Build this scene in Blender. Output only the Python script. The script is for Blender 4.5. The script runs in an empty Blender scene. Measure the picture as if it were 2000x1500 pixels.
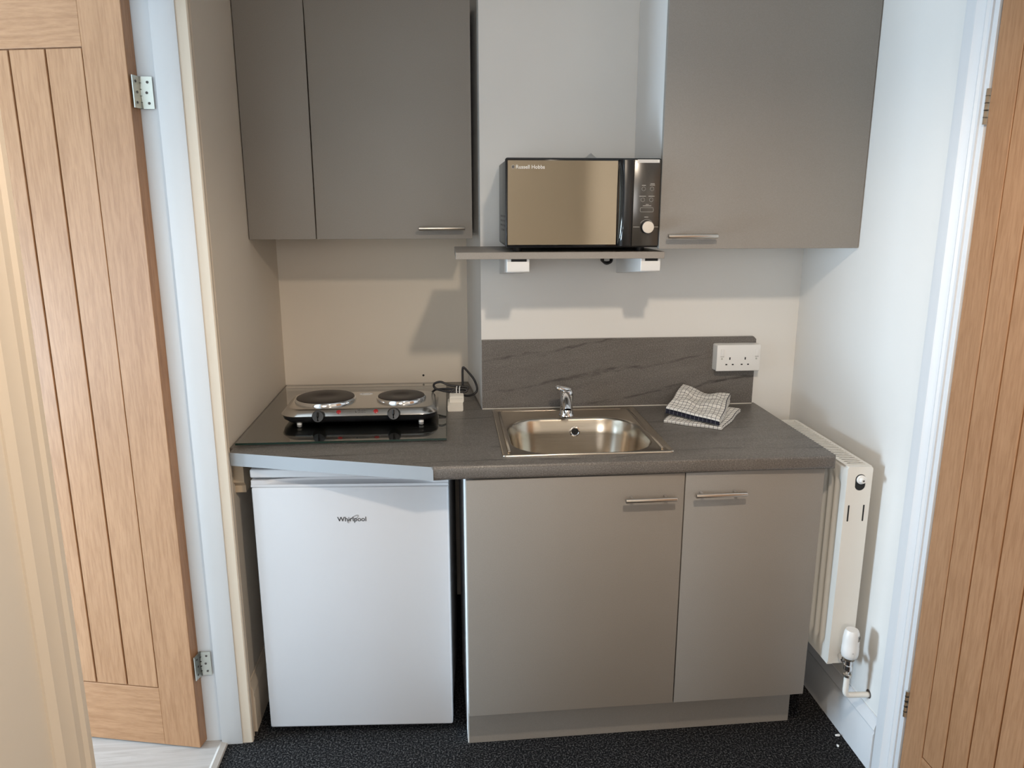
import bpy, bmesh, math, random
from mathutils import Vector, Matrix
random.seed(7)
PI = math.pi
sc = bpy.context.scene
C = sc.collection

# ------------------------------------------------------------------ camera
cam_d = bpy.data.cameras.new('camera')
cam = bpy.data.objects.new('camera', cam_d); C.objects.link(cam)
cam_d.sensor_fit = 'HORIZONTAL'; cam_d.sensor_width = 36.0
cam_d.lens = 1484.0 / 2000.0 * 36.0
cam_d.clip_start = 0.02
cam.location = (-0.0351, -1.8982, 1.5738)
cam.rotation_euler = (PI/2 - 0.2300, 0.0, -0.0836)
sc.camera = cam

# ------------------------------------------------------------------ world, colour, lights
world = bpy.data.worlds.new('world'); sc.world = world; world.use_nodes = True
wb = world.node_tree.nodes['Background']
wb.inputs[0].default_value = (0.75, 0.86, 1.0, 1); wb.inputs[1].default_value = 0.6
sc.view_settings.view_transform = 'Standard'
sc.view_settings.look = 'None'
sc.view_settings.gamma = 1.0
sc.view_settings.use_curve_mapping = False
sc.view_settings.exposure = 0.0

WARM = (1.0, 0.84, 0.67); COOL = (0.63, 0.82, 1.0)
LAMP = (0.36, -1.33, 2.30)
def light(name, kind, loc, energy, color, rot=(0, 0, 0), **kw):
    d = bpy.data.lights.new(name, kind); d.energy = energy; d.color = color
    for k, v in kw.items(): setattr(d, k, v)
    o = bpy.data.objects.new(name, d); C.objects.link(o)
    o.location = loc; o.rotation_euler = rot
    return o
# daylight entering by the window of the side room (shines along +x through the doorway)
light('window_daylight', 'AREA', (-3.13, -0.175, 0.80), 132.0, COOL, (0, -PI/2, 0), shape='RECTANGLE', size=0.85, size_y=0.75)
# frontal fill light, set at an added, unseen window behind the camera
light('rear_fill_light', 'AREA', (-0.17, -4.22, 1.72), 25.0, (1.0, 0.965, 0.93), (PI/2, 0, 0), shape='RECTANGLE', size=0.86, size_y=1.1)
# cool light added for the open oak door, at a made-up near-wall window
light('side_room_fill_light', 'AREA', (-2.62, -1.82, 1.35), 13.0, COOL, (PI/2, 0, 0), shape='RECTANGLE', size=0.9, size_y=1.1)
sc.cycles.use_adaptive_sampling = True; sc.cycles.adaptive_threshold = 0.03
sc.cycles.max_bounces = 6; sc.cycles.diffuse_bounces = 4; sc.cycles.glossy_bounces = 3; sc.cycles.transmission_bounces = 5
sc.cycles.caustics_reflective = False; sc.cycles.caustics_refractive = False

# ------------------------------------------------------------------ mesh helpers
def new(): return bmesh.new()

def box(bm, x0, x1, y0, y1, z0, z1, bevel=0.0, seg=2):
    r = bmesh.ops.create_cube(bm, size=1.0)
    vs = r['verts']
    for v in vs:
        v.co = Vector((x0 + (v.co.x + .5)*(x1-x0), y0 + (v.co.y + .5)*(y1-y0), z0 + (v.co.z + .5)*(z1-z0)))
    if bevel > 0:
        es = list({e for v in vs for e in v.link_edges})
        bmesh.ops.bevel(bm, geom=es, offset=bevel, segments=seg, profile=0.5, affect='EDGES')
    return bm

def frame_of(d):
    d = d.normalized()
    a = Vector((0, 0, 1)) if abs(d.z) < .9 else Vector((1, 0, 0))
    u = d.cross(a).normalized(); v = u.cross(d).normalized()   # u x v = -d ... orientation fixed by recalc
    return u, v

def ring(bm, c, u, v, r, n, ry=None):
    ry = r if ry is None else ry
    return [bm.verts.new(Vector(c) + u*(math.cos(2*PI*i/n)*r) + v*(math.sin(2*PI*i/n)*ry)) for i in range(n)]

def bridge(bm, a, b):
    n = len(a)
    for i in range(n):
        bm.faces.new((a[i], a[(i+1) % n], b[(i+1) % n], b[i]))

def tube(bm, pts, r, n=12, cap=True):
    """round bar along a polyline; r a number or a list"""
    pts = [Vector(p) for p in pts]
    rs = r if isinstance(r, (list, tuple)) else [r]*len(pts)
    u = None; prev = None; first = None
    for i, p in enumerate(pts):
        if i == 0: d = pts[1]-pts[0]
        elif i == len(pts)-1: d = pts[-1]-pts[-2]
        else: d = (pts[i+1]-pts[i]).normalized() + (pts[i]-pts[i-1]).normalized()
        d.normalize()
        if u is None: u, v = frame_of(d)
        else:
            u = (u - d*u.dot(d)).normalized(); v = d.cross(u).normalized()
        rg = ring(bm, p, u, v, rs[i], n)
        if prev: bridge(bm, prev, rg)
        else: first = rg
        prev = rg
    if cap:
        bm.faces.new(first); bm.faces.new(prev)
    return bm

def lathe(bm, c, axis, prof, n=32):
    """prof: list of (radius, distance along axis); closes ends whose radius is 0"""
    c = Vector(c); d = Vector(axis).normalized(); u, v = frame_of(d)
    prev = None
    for i, (r, h) in enumerate(prof):
        if r <= 1e-6:
            p = bm.verts.new(c + d*h)
            if prev:
                for k in range(n): bm.faces.new((prev[k], prev[(k+1) % n], p))
            prev = ('pt', p) if not prev else None
            continue
        rg = ring(bm, c + d*h, u, v, r, n)
        if isinstance(prev, tuple):
            for k in range(n): bm.faces.new((rg[(k+1) % n], rg[k], prev[1]))
        elif prev: bridge(bm, prev, rg)
        prev = rg
    return bm

def rrect(x0, x1, y0, y1, r, k=6):
    out = []
    for cx, cy, a0 in ((x1-r, y1-r, 0), (x0+r, y1-r, PI/2), (x0+r, y0+r, PI), (x1-r, y0+r, 1.5*PI)):
        for i in range(k+1):
            a = a0 + i/k*PI/2
            out.append((cx + r*math.cos(a), cy + r*math.sin(a)))
    return out

def loft(bm, rings, cap0=False, cap1=False):
    """rings: lists of 3D points with equal counts"""
    prev = None; first = None
    for rg in rings:
        vs = [bm.verts.new(p) for p in rg]
        if prev: bridge(bm, prev, vs)
        else: first = vs
        prev = vs
    if cap0: bm.faces.new(first)
    if cap1: bm.faces.new(prev)
    return bm

def prism(bm, poly, z0, z1, axis='z'):
    def P(a, b, h): return {'z': (a, b, h), 'y': (a, h, b), 'x': (h, a, b)}[axis]
    lo = [bm.verts.new(P(a, b, z0)) for a, b in poly]; hi = [bm.verts.new(P(a, b, z1)) for a, b in poly]
    bridge(bm, lo, hi); bm.faces.new(lo); bm.faces.new(hi)
    return bm

def mesh_from(bm, name, smooth=None):
    bmesh.ops.recalc_face_normals(bm, faces=bm.faces)
    me = bpy.data.meshes.new(name); bm.to_mesh(me); bm.free()
    if smooth is not None:
        me.polygons.foreach_set('use_smooth', [True]*len(me.polygons))
        if smooth < 180: me.set_sharp_from_angle(angle=math.radians(smooth))
    me.update()
    return me

def obj(name, bm, m, parent=None, smooth=35, local=False):
    """one mesh object; geometry is given in world coordinates unless local"""
    me = bm if isinstance(bm, bpy.types.Mesh) else mesh_from(bm, name, smooth)
    me.materials.append(m) if not me.materials else None
    o = bpy.data.objects.new(name, me); C.objects.link(o)
    if parent:
        o.parent = parent
        if not local:
            off = Vector((0, 0, 0)); p = parent
            while p: off += p.location; p = p.parent
            me.transform(Matrix.Translation(-off))
    return o

def single(name, bm, m, loc, smooth=35):
    """a top-level thing that is one mesh, origin at loc"""
    me = mesh_from(bm, name, smooth); me.materials.append(m)
    me.transform(Matrix.Translation(-Vector(loc)))
    o = bpy.data.objects.new(name, me); C.objects.link(o); o.location = loc
    return o

def tag(o, label, cat=None, group=None, kind=None):
    o['label'] = label
    if cat: o['category'] = cat
    if group: o['group'] = group
    if kind: o['kind'] = kind
    return o

def thing(name, loc, label, cat=None, rz=0.0, group=None, kind=None):
    o = bpy.data.objects.new(name, None); C.objects.link(o)
    o.location = loc; o.rotation_euler = (0, 0, rz); o.empty_display_size = .05
    return tag(o, label, cat, group, kind)

def text_mesh(body, width, loc, normal='-y', depth=0.0004, bold=0.0, spacing=1.0):
    """printed lettering as thin raised mesh, centred left at loc, scaled to the given width"""
    cu = bpy.data.curves.new('t', 'FONT'); cu.body = body; cu.size = 1.0; cu.offset = bold; cu.space_character = spacing
    cu.extrude = 0.0; cu.resolution_u = 3
    t = bpy.data.objects.new('t', cu); C.objects.link(t)
    bpy.context.view_layer.update()
    me = bpy.data.meshes.new_from_object(t.evaluated_get(bpy.context.evaluated_depsgraph_get()))
    bpy.data.objects.remove(t); bpy.data.curves.remove(cu)
    xs = [v.co.x for v in me.vertices]; s = width/(max(xs)-min(xs)); x0 = min(xs)
    for v in me.vertices: v.co = Vector(((v.co.x-x0)*s, -depth, v.co.y*s)) + Vector(loc)
    me.materials.clear()
    return me

# ------------------------------------------------------------------ materials
def mat(name, color, rough=0.5, metal=0.0, spec=0.5, **kw):
    m = bpy.data.materials.new(name); m.use_nodes = True
    b = m.node_tree.nodes['Principled BSDF']
    b.inputs['Base Color'].default_value = (*color, 1)
    b.inputs['Roughness'].default_value = rough
    b.inputs['Metallic'].default_value = metal
    b.inputs['Specular IOR Level'].default_value = spec
    for k, v in kw.items(): b.inputs[k].default_value = v
    return m

class N:
    """small node-graph writer"""
    def __init__(s, m): s.m = m; s.t = m.node_tree; s.b = s.t.nodes['Principled BSDF']
    def n(s, typ, **kw):
        nd = s.t.nodes.new(typ)
        for k, v in kw.items():
            if k in nd.inputs.keys(): nd.inputs[k].default_value = v
            else: setattr(nd, k, v)
        return nd
    def l(s, a, b): s.t.links.new(a, b)
    def coords(s, scale=(1, 1, 1), rot=(0, 0, 0), kind='Object'):
        tc = s.n('ShaderNodeTexCoord'); mp = s.n('ShaderNodeMapping')
        mp.inputs['Scale'].default_value = scale; mp.inputs['Rotation'].default_value = rot
        s.l(tc.outputs[kind], mp.inputs['Vector']); return mp
    def noise(s, vec, scale, detail=3, rough=.55, dist=0.0):
        nd = s.n('ShaderNodeTexNoise'); nd.inputs['Scale'].default_value = scale; nd.inputs['Detail'].default_value = detail
        nd.inputs['Roughness'].default_value = rough; nd.inputs['Distortion'].default_value = dist
        s.l(vec, nd.inputs['Vector']); return nd.outputs['Fac']
    def ramp(s, fac, stops):
        nd = s.n('ShaderNodeValToRGB'); cr = nd.color_ramp
        while len(cr.elements) < len(stops): cr.elements.new(.5)
        for e, (p, c) in zip(cr.elements, stops): e.position = p; e.color = (*c, 1) if len(c) == 3 else c
        s.l(fac, nd.inputs['Fac']); return nd.outputs['Color']
    def mix(s, fac, a, b, mode='MIX'):
        nd = s.n('ShaderNodeMix', data_type='RGBA', blend_type=mode)
        for sock, v in ((nd.inputs[0], fac), (nd.inputs[6], a), (nd.inputs[7], b)):
            if isinstance(v, (int, float)): sock.default_value = v
            elif isinstance(v, tuple): sock.default_value = (*v, 1)
            else: s.l(v, sock)
        return nd.outputs[2]
    def math(s, op, a, b=0.0):
        nd = s.n('ShaderNodeMath', operation=op)
        for i, v in enumerate((a, b)):
            if isinstance(v, (int, float)): nd.inputs[i].default_value = v
            else: s.l(v, nd.inputs[i])
        return nd.outputs[0]
    def bump(s, h, strength, dist=.001):
        nd = s.n('ShaderNodeBump'); nd.inputs['Strength'].default_value = strength; nd.inputs['Distance'].default_value = dist
        s.l(h, nd.inputs['Height']); s.l(nd.outputs['Normal'], s.b.inputs['Normal'])
    def color(s, c): s.l(c, s.b.inputs['Base Color'])

def oak(name, scale, rough=.36, tint=1.0):
    """scale: small along the grain, large across it"""
    m = mat(name, (.5, .35, .2), rough); g = N(m)
    tc = g.n('ShaderNodeTexCoord'); oi = g.n('ShaderNodeObjectInfo')
    off = g.n('ShaderNodeVectorMath', operation='SCALE'); off.inputs[0].default_value = (3.1, 1.7, 5.3); g.l(oi.outputs['Random'], off.inputs['Scale'])
    add = g.n('ShaderNodeVectorMath', operation='ADD'); g.l(tc.outputs['Object'], add.inputs[0]); g.l(off.outputs[0], add.inputs[1])
    mp = g.n('ShaderNodeMapping'); mp.inputs['Scale'].default_value = scale; g.l(add.outputs[0], mp.inputs['Vector'])
    v = mp.outputs['Vector']
    a = g.noise(v, 1.2, 4, .6, 1.4)
    w = g.n('ShaderNodeTexWave', wave_type='RINGS'); w.inputs['Scale'].default_value = .55; w.inputs['Distortion'].default_value = 5.0
    w.inputs['Detail'].default_value = 2.5; w.inputs['Detail Scale'].default_value = 1.1; g.l(v, w.inputs['Vector'])
    fine = g.noise(v, 9.0, 3, .7)
    t = tint
    c1 = g.ramp(a, [(.25, (0.320*t, 0.157*t, 0.070*t)), (.55, (0.384*t, 0.197*t, 0.096*t)), (.8, (0.423*t, 0.227*t, 0.114*t))])
    c2 = g.mix(.16, c1, g.ramp(w.outputs['Fac'], [(.0, (0.255*t, 0.120*t, 0.050*t)), (.6, (0.448*t, 0.245*t, 0.125*t))]))
    c3 = g.mix(.34, c2, g.ramp(fine, [(.35, (0.231*t, 0.105*t, 0.045*t)), (.6, (0.448*t, 0.249*t, 0.130*t))]))
    g.color(c3); g.bump(fine, .12, .0006)
    return m

def paint(name, color, rough=.6, bumpy=.05):
    m = mat(name, color, rough); g = N(m); mp = g.coords()
    n = g.noise(mp.outputs[0], 55, 3, .6); big = g.noise(mp.outputs[0], 2.3, 3, .5)
    g.color(g.ramp(big, [(.3, tuple(c*.965 for c in color)), (.7, color)]))
    g.bump(n, bumpy, .002)
    return m

M = {}
M['wall'] = paint('wall_paint', (.80, .785, .755), .62, .10)
M['ceiling'] = paint('ceiling_paint', (.82, .81, .79), .8)
M['gloss'] = paint('white_gloss_paint', (.70, .71, .725), .5, .03)
M['cream_gloss'] = paint('aged_cream_gloss_paint', (.72, .62, .50), .5, .03)
M['cream_wall'] = paint('cream_wall_paint', (.77, .69, .585), .62, .10)
M['white_carcass'] = mat('white_melamine', (.80, .80, .79), .4)
M['fridge'] = mat('white_enamel', (.61, .61, .63), .28)
M['fridge_trim'] = mat('white_plastic_trim', (.61, .61, .63), .4)
M['plastic'] = mat('white_plastic', (.80, .79, .77), .35)
M['cream_plastic'] = mat('cream_plastic', (.78, .74, .66), .4)
M['rad'] = mat('radiator_enamel', (.80, .775, .72), .32)
M['chrome'] = mat('chrome', (.82, .82, .83), .08, 1.0)
M['steel_bar'] = mat('brushed_handle_steel', (.62, .57, .51), .3, 1.0)
M['zinc'] = mat('zinc_plate', (.62, .63, .58), .38, 1.0)
M['dark'] = mat('dark_hole', (.012, .012, .012), .7)
M['black'] = mat('black_plastic', (.014, .014, .015), .3)
M['black_gloss'] = mat('black_gloss', (.008, .008, .009), .08)
M['rubber'] = mat('black_cable_rubber', (.014, .012, .013), .45)
M['iron'] = mat('cast_iron_plate', (.022, .016, .014), .42)
M['red'] = mat('red_indicator_lens', (.35, .02, .02), .25)
M['print_grey'] = mat('grey_print', (.45, .44, .42), .5)
M['print_pale'] = mat('pale_print', (.74, .72, .68), .5)
M['print_dark'] = mat('dark_print', (.02, .02, .022), .4)
M['print_brown'] = mat('dark_grey_print', (.09, .08, .075), .5)
M['copper_dark'] = mat('brown_wire', (.16, .07, .03), .5)
M['paper'] = mat('white_paper', (.86, .85, .83), .7)
M['silver_knob'] = mat('silver_dial', (.72, .68, .62), .32, .7)
M['green_edge'] = mat('glass_cut_edge', (.01, .028, .02), .12)
M['oak_v'] = oak('oak_vertical_grain', (16, 16, 1.3))
M['oak_h'] = oak('oak_horizontal_grain', (1.6, 16, 16))
M['oak_v_side'] = oak('oak_vertical_grain_warm', (16, 16, 1.3), .45)
M['oak_h_side'] = oak('oak_horizontal_grain_warm', (16, 1.6, 16), .45)
M['batten'] = paint('bare_softwood', (.62, .50, .36), .7)

m = mat('cabinet_laminate', (.27, .25, .225), .52, spec=.35); g = N(m); mp = g.coords((1, 1, 1))
f = g.noise(mp.outputs[0], 420, 2, .6); b_ = g.noise(mp.outputs[0], 3.0, 2)
g.color(g.mix(.5, g.ramp(f, [(.3, (.260, .236, .209)), (.7, (.312, .286, .256))]), g.ramp(b_, [(.3, (.272, .248, .221)), (.7, (.296, .271, .243))])))
g.bump(f, .06, .0004); M['laminate'] = m

m = mat('stainless_steel', (.56, .50, .42), .22, 1.0); g = N(m); mp = g.coords((3, 240, 240))
f = g.noise(mp.outputs[0], 2.0, 2); rr = g.n('ShaderNodeMapRange'); rr.inputs[3].default_value = .15; rr.inputs[4].default_value = .27
g.l(f, rr.inputs[0]); g.l(rr.outputs[0], g.b.inputs['Roughness']); M['steel'] = m

def stone(name, rot, stretch, direction):
    m = mat(name, (.12, .105, .09), .38); g = N(m)
    r1 = g.coords((1, 1, 1), rot); m2 = g.n('ShaderNodeMapping'); m2.inputs['Scale'].default_value = stretch; g.l(r1.outputs[0], m2.inputs['Vector']); v = m2.outputs[0]
    a = g.noise(v, 6, 6, .68, .5)
    sp = g.noise(g.coords().outputs[0], 300, 2, .6)
    base = g.ramp(a, [(.28, (.100, .088, .078)), (.5, (.145, .131, .119)), (.74, (.200, .183, .165))])
    base = g.mix(.58, base, g.ramp(sp, [(.34, (.070, .060, .052)), (.52, (.145, .130, .117)), (.64, (.20, .185, .165)), (.74, (.40, .37, .33))]))
    w = g.n('ShaderNodeTexWave', wave_type='BANDS', bands_direction=direction); w.inputs['Scale'].default_value = .95; w.inputs['Distortion'].default_value = 4.2
    w.inputs['Detail'].default_value = 4.0; w.inputs['Detail Scale'].default_value = 1.6; w.inputs['Detail Roughness'].default_value = .62; w.inputs['Phase Offset'].default_value = 1.9
    m3 = g.n('ShaderNodeMapping'); m3.inputs['Scale'].default_value = tuple(q if q == 1 else q*.62 for q in stretch); g.l(r1.outputs[0], m3.inputs['Vector']); g.l(m3.outputs[0], w.inputs['Vector'])
    line = g.ramp(w.outputs['Fac'], [(.962, (0, 0, 0)), (.996, (1, 1, 1))])
    brk = g.noise(v, 5, 4, .7)
    msk = g.math('MULTIPLY', line, g.ramp(brk, [(.45, (0, 0, 0)), (.62, (.85, .85, .85))]))
    g.color(g.mix(msk, base, (.036, .030, .027)))
    g.bump(sp, .10, .0006)
    return m
M['stone'] = stone('stone_laminate', (0, 0, -.06), (1.0, 5, 1), 'Y')
M['stone_up'] = stone('stone_laminate_upright', (0, .17, 0), (1.0, 1, 5.0), 'Z')
M['edging'] = mat('pale_edging_strip', (.31, .33, .35), .42)

m = mat('carpet', (.02, .02, .022), .95, spec=.1); g = N(m); mp = g.coords()
f = g.noise(mp.outputs[0], 190, 2, .7); h = g.noise(mp.outputs[0], 420, 2, .6)
g.color(g.ramp(f, [(.40, (.006, .006, .007)), (.52, (.024, .023, .024)), (.66, (.16, .155, .15))]))
g.bump(g.math('ADD', f, h), 1.0, .006); M['carpet'] = m

m = mat('laminate_floor', (.42, .38, .35), .35); g = N(m); mp = g.coords((1.4, 22, 1))
f = g.noise(mp.outputs[0], 2.2, 5, .6, 1.2)
g.color(g.ramp(f, [(.3, (.36, .32, .29)), (.6, (.48, .445, .415))])); M['laminate_floor'] = m
M['threshold'] = mat('threshold_strip', (.50, .46, .42), .4)

m = bpy.data.materials.new('plate_glass'); m.use_nodes = True; t = m.node_tree; t.nodes.clear()
out = t.nodes.new('ShaderNodeOutputMaterial'); mx = t.nodes.new('ShaderNodeMixShader'); tr = t.nodes.new('ShaderNodeBsdfTransparent'); gl = t.nodes.new('ShaderNodeBsdfGlossy'); fn = t.nodes.new('ShaderNodeFresnel')
tr.inputs[0].default_value = (.975, .99, .98, 1); gl.inputs['Roughness'].default_value = .0; fn.inputs[0].default_value = 1.52
ge = t.nodes.new('ShaderNodeNewGeometry'); mu = t.nodes.new('ShaderNodeMath'); mu.operation = 'SUBTRACT'; mu.use_clamp = True
m2 = t.nodes.new('ShaderNodeMath'); m2.operation = 'MULTIPLY'; m2.inputs[1].default_value = 1.8; t.links.new(fn.outputs[0], m2.inputs[0])   # both faces of the pane reflect
t.links.new(m2.outputs[0], mu.inputs[0]); t.links.new(ge.outputs['Backfacing'], mu.inputs[1]); t.links.new(mu.outputs[0], mx.inputs[0]); t.links.new(tr.outputs[0], mx.inputs[1]); t.links.new(gl.outputs[0], mx.inputs[2]); t.links.new(mx.outputs[0], out.inputs[0]); M['glass'] = m
M['mirror_glass'] = mat('microwave_mirror_glass', (.48, .41, .31), .07, .9)
M['mw_panel'] = mat('microwave_panel', (.045, .040, .034), .22, .0, .8)
M['mw_side'] = mat('microwave_side_steel', (.13, .135, .13), .35, .3)

def towel_mat(name, nu, nv, bands):
    m = mat(name, (.75, .72, .67), .9, spec=.15); g = N(m)
    uv = g.n('ShaderNodeUVMap'); sp = g.n('ShaderNodeSeparateXYZ'); g.l(uv.outputs[0], sp.inputs[0])
    u, v = sp.outputs[0], sp.outputs[1]
    fu = g.math('FRACT', g.math('MULTIPLY', u, nu)); fv = g.math('FRACT', g.math('MULTIPLY', v, nv))
    ln = g.math('MAXIMUM', g.math('LESS_THAN', fu, .09), g.math('LESS_THAN', fv, .11))
    c = g.mix(ln, (.80, .77, .72), (.05, .047, .055))
    for a, b in bands:
        inb = g.math('MULTIPLY', g.math('GREATER_THAN', v, a), g.math('LESS_THAN', v, b))
        dark = g.mix(g.math('LESS_THAN', fu, .10), (.022, .022, .034), (.16, .16, .18))
        c = g.mix(inb, c, dark)
    g.color(c)
    mp = g.coords(); n = g.noise(mp.outputs[0], 900, 2); g.bump(n, .5, .0012)
    return m
M['towel_top'] = towel_mat('checked_cotton_banded', 13, 11, [(-.132, -.042)])
M['towel_low'] = towel_mat('checked_cotton', 14, 11, [])

# ------------------------------------------------------------------ room shell
XL, XR = -0.660, 1.151           # faces of the left and right walls
YB, YN = 0.586, 0.990            # face of the boxed-out back wall, back of the niche
XB, XBI = 0.071, 0.036           # left corner of the boxed-out wall, front and rear
ZC = 2.36
YJ = 0.140                       # face of the far door jamb
Y0, Y1 = -0.757, YJ              # doorway in the left wall
REAR = -4.30
def struct(name, bm, m, label, smooth=35):
    o = obj(name, bm, m, None, smooth); tag(o, label, None, None, 'structure'); return o

struct('floor', box(new(), -.728, 1.30, REAR-.1, 1.15, -.06, 0), M['carpet'], 'dark charcoal speckled carpet on the kitchen floor')
struct('ceiling', box(new(), -3.4, 1.40, REAR-.1, 1.20, ZC, ZC+.05), M['ceiling'], 'white painted ceiling above the frame')
bm = new(); prism(bm, [(XB, YB), (XR+.12, YB), (XR+.12, 1.10), (XBI, 1.10), (XBI, YN)], 0, ZC)
struct('wall_back', bm, M['wall'], 'white boxed-out wall behind sink and microwave')
WN = struct('wall_niche', box(new(), -.80, XBI+.001, YN, 1.10, 0, ZC), M['cream_wall'], 'cream recessed wall behind the hot plate')
bm = new(); box(bm, -.78, XL, YJ+.02, YN+.05, 0, ZC); struct('wall_left', bm, M['cream_wall'], 'cream side wall left of the fridge and hot plate')
bm = new(); box(bm, -.78, XL, REAR, Y0-.02, 0, ZC); struct('wall_left_near', bm, M['cream_wall'], 'plain cream wall at the far left edge, nearest the camera')
bm = new(); box(bm, -.78, XL, Y0-.02, YJ+.02, 2.10, ZC); struct('wall_left_header', bm, M['wall'], 'wall above the left doorway')
D2A, D2B = -0.234, -1.012         # right-hand door opening
bm = new(); box(bm, XR, XR+.12, D2A+.02, YB+.01, 0, ZC); struct('wall_right', bm, M['wall'], 'white wall on the right behind the radiator')
bm = new(); box(bm, XR, XR+.12, REAR, D2B-.03, 0, ZC); struct('wall_right_near', bm, M['wall'], 'white wall on the near side of the right door')
bm = new(); box(bm, XR, XR+.12, D2B-.03, D2A+.02, 2.10, ZC); struct('wall_right_header', bm, M['wall'], 'wall above the right door')
# rear wall with an opening for the added window
def wall_with_hole(bm, ax, p0, p1, a0, a1, h0, h1, wa0, wa1, wz0, wz1):
    def bx(a, b, z, zz):
        if ax == 'y': box(bm, a, b, p0, p1, z, zz)
        else: box(bm, p0, p1, a, b, z, zz)
    bx(a0, wa0, h0, h1); bx(wa1, a1, h0, h1); bx(wa0, wa1, h0, wz0); bx(wa0, wa1, wz1, h1)
bm = new(); wall_with_hole(bm, 'y', REAR-.1, REAR, -.9, 1.40, 0, ZC, -.62, .28, 1.15, 2.29)
struct('wall_rear', bm, M['wall'], 'rear wall with an opening for the added window, behind the camera')
# side room beyond the doorway
SX0, SY0, SY1 = -3.30, -1.9, 1.10
struct('floor_side_room', box(new(), SX0, -.742, SY0, SY1, -.06, .006), M['laminate_floor'], 'pale grey wood-effect laminate floor beyond the left door')
bm = new(); wall_with_hole(bm, 'x', SX0, SX0+.1, SY0, SY1, 0, ZC, -.58, .23, .36, 1.24)
struct('wall_side_room_window', bm, M['wall'], 'window wall of the side room')
struct('wall_side_room_far', box(new(), SX0+.1, -.78, SY1-.05, SY1, 0, ZC), M['wall'], 'far wall of the side room')
bm = new(); wall_with_hole(bm, 'y', SY0, SY0+.05, SX0+.1, -.78, 0, ZC, -3.1, -2.15, .77, 1.93)
struct('wall_side_room_near', bm, M['wall'], 'near wall of the side room')
bm = new(); prism(bm, [(-.744, 0), (-.744, .007), (-.737, .010), (-.722, .006), (-.720, 0)], Y0-.005, YJ+.006, 'y')
struct('trim_threshold', bm, M['threshold'], 'pale threshold strip between laminate and carpet')

def window(name, ax, p, a0, a1, z0, z1, label):
    o = thing(name, ((a0+a1)/2, p, z0) if ax == 'y' else (p, (a0+a1)/2, z0), label, None, 0, None, 'structure')
    def bx(bm, a, b, z, zz, t):
        if ax == 'y': box(bm, a, b, p-t, p+t, z, zz)
        else: box(bm, p-t, p+t, a, b, z, zz)
        return bm
    fr = new(); w = .05
    bx(fr, a0, a0+w, z0, z1, .03); bx(fr, a1-w, a1, z0, z1, .03); bx(fr, a0+w, a1-w, z0, z0+w, .03); bx(fr, a0+w, a1-w, z1-w, z1, .03)
    obj('window_frame', fr, M['gloss'], o)
    obj('pane', bx(new(), a0+w, a1-w, z0+w, z1-w, .003), M['glass'], o)
window('window_1', 'x', SX0+.05, -.58, .23, .36, 1.24, 'low white framed window of the side room')
window('added_window_side', 'y', SY0+.025, -3.1, -2.15, .77, 1.93, 'added unseen window on the near wall of the side room, lighting the oak door')  # invented window, put in to give the open oak door its pale sheen
window('added_window_rear', 'y', REAR-.05, -.62, .28, 1.15, 2.29, 'added unseen window in the rear wall, carrying the fill light')  # unseen window, added to hold the fill from behind the camera

# door linings, architraves, skirting
def moulded(profile, axis, a, b):
    """profile in the plane across the run, extruded along axis"""
    bm = new(); prism(bm, profile, a, b, axis); return bm
o = thing('trim_1', (-.72, YJ, 0), 'white door lining with stop beside the left oak door', None, 0, None, 'structure')
obj('stop', box(new(), -.737, -.676, YJ, YJ+.03, 0, 2.08, .0015), M['gloss'], o)
obj('lining', box(new(), -.792, -.737, YJ+.0145, YJ+.03, 0, 2.08), M['gloss'], o)
obj('head', box(new(), -.785, -.676, Y0, YJ, 2.075, 2.10), M['gloss'], o)
obj('near_lining', box(new(), -.785, -.664, Y0-.03, Y0-.002, 0, 2.08), M['gloss'], o)
# far architrave: thick inner edge, moulded towards the wall
xf = XL
pf = [(xf-.016, YJ+.004), (xf+.010, YJ+.004), (xf+.013, YJ+.007), (xf+.013, YJ+.020), (xf+.009, YJ+.023), (xf+.009, YJ+.031),
      (xf+.011, YJ+.034), (xf+.006, YJ+.044), (xf+.003, YJ+.050), (xf-.004, YJ+.052), (xf-.016, YJ+.052)]
bm = new(); prism(bm, pf, 0, 2.14); tag(obj('trim_2', bm, M['cream_gloss'], None, 25), 'cream moulded architrave between left door lining and fridge niche', None, None, 'structure')
n0 = Y0
pn = [(xf-.004, n0+.004), (xf+.020, n0+.004), (xf+.026, n0-.002), (xf+.026, n0-.014), (xf+.021, n0-.020), (xf+.021, n0-.036), (xf+.016, n0-.046), (xf+.014, n0-.062), (xf+.004, n0-.070), (xf-.004, n0-.070)]
bm = new(); prism(bm, pn, 0, 2.14); tag(obj('trim_3', bm, M['cream_gloss'], None, 25), 'cream moulded architrave nearest the camera at the left edge', None, None, 'structure')
# right door architrave and lining
pr_ = [(XR+.002, -.128), (XR-.010, -.128), (XR-.014, -.134), (XR-.016, -.150), (XR-.016, -.168), (XR-.020, -.172), (XR-.020, -.178), (XR-.014, -.186), (XR-.011, -.198), (XR-.013, -.203), (XR-.009, -.209), (XR-.009, -.217), (XR+.002, -.217)]
bm = new(); prism(bm, pr_, 0, 2.14); tag(obj('trim_4', bm, M['gloss'], None, 25), 'white moulded architrave beside the right oak door', None, None, 'structure')
bm = new(); box(bm, XR-.004, XR+.12, D2A+.002, -.215, 0, 2.10, .001)
tag(obj('trim_5', bm, M['gloss']), 'white lining edge carrying the hinges of the right door', None, None, 'structure')
def skirt_profile(s):
    return [(0, 0), (s*.015, 0), (s*.015, .118), (s*.0125, .124), (s*.0125, .130), (s*.0145, .134), (s*.010, .150), (s*.004, .160), (s*.003, .168), (0, .168)]
bm = new()
pr_ = skirt_profile(-1)
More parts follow.
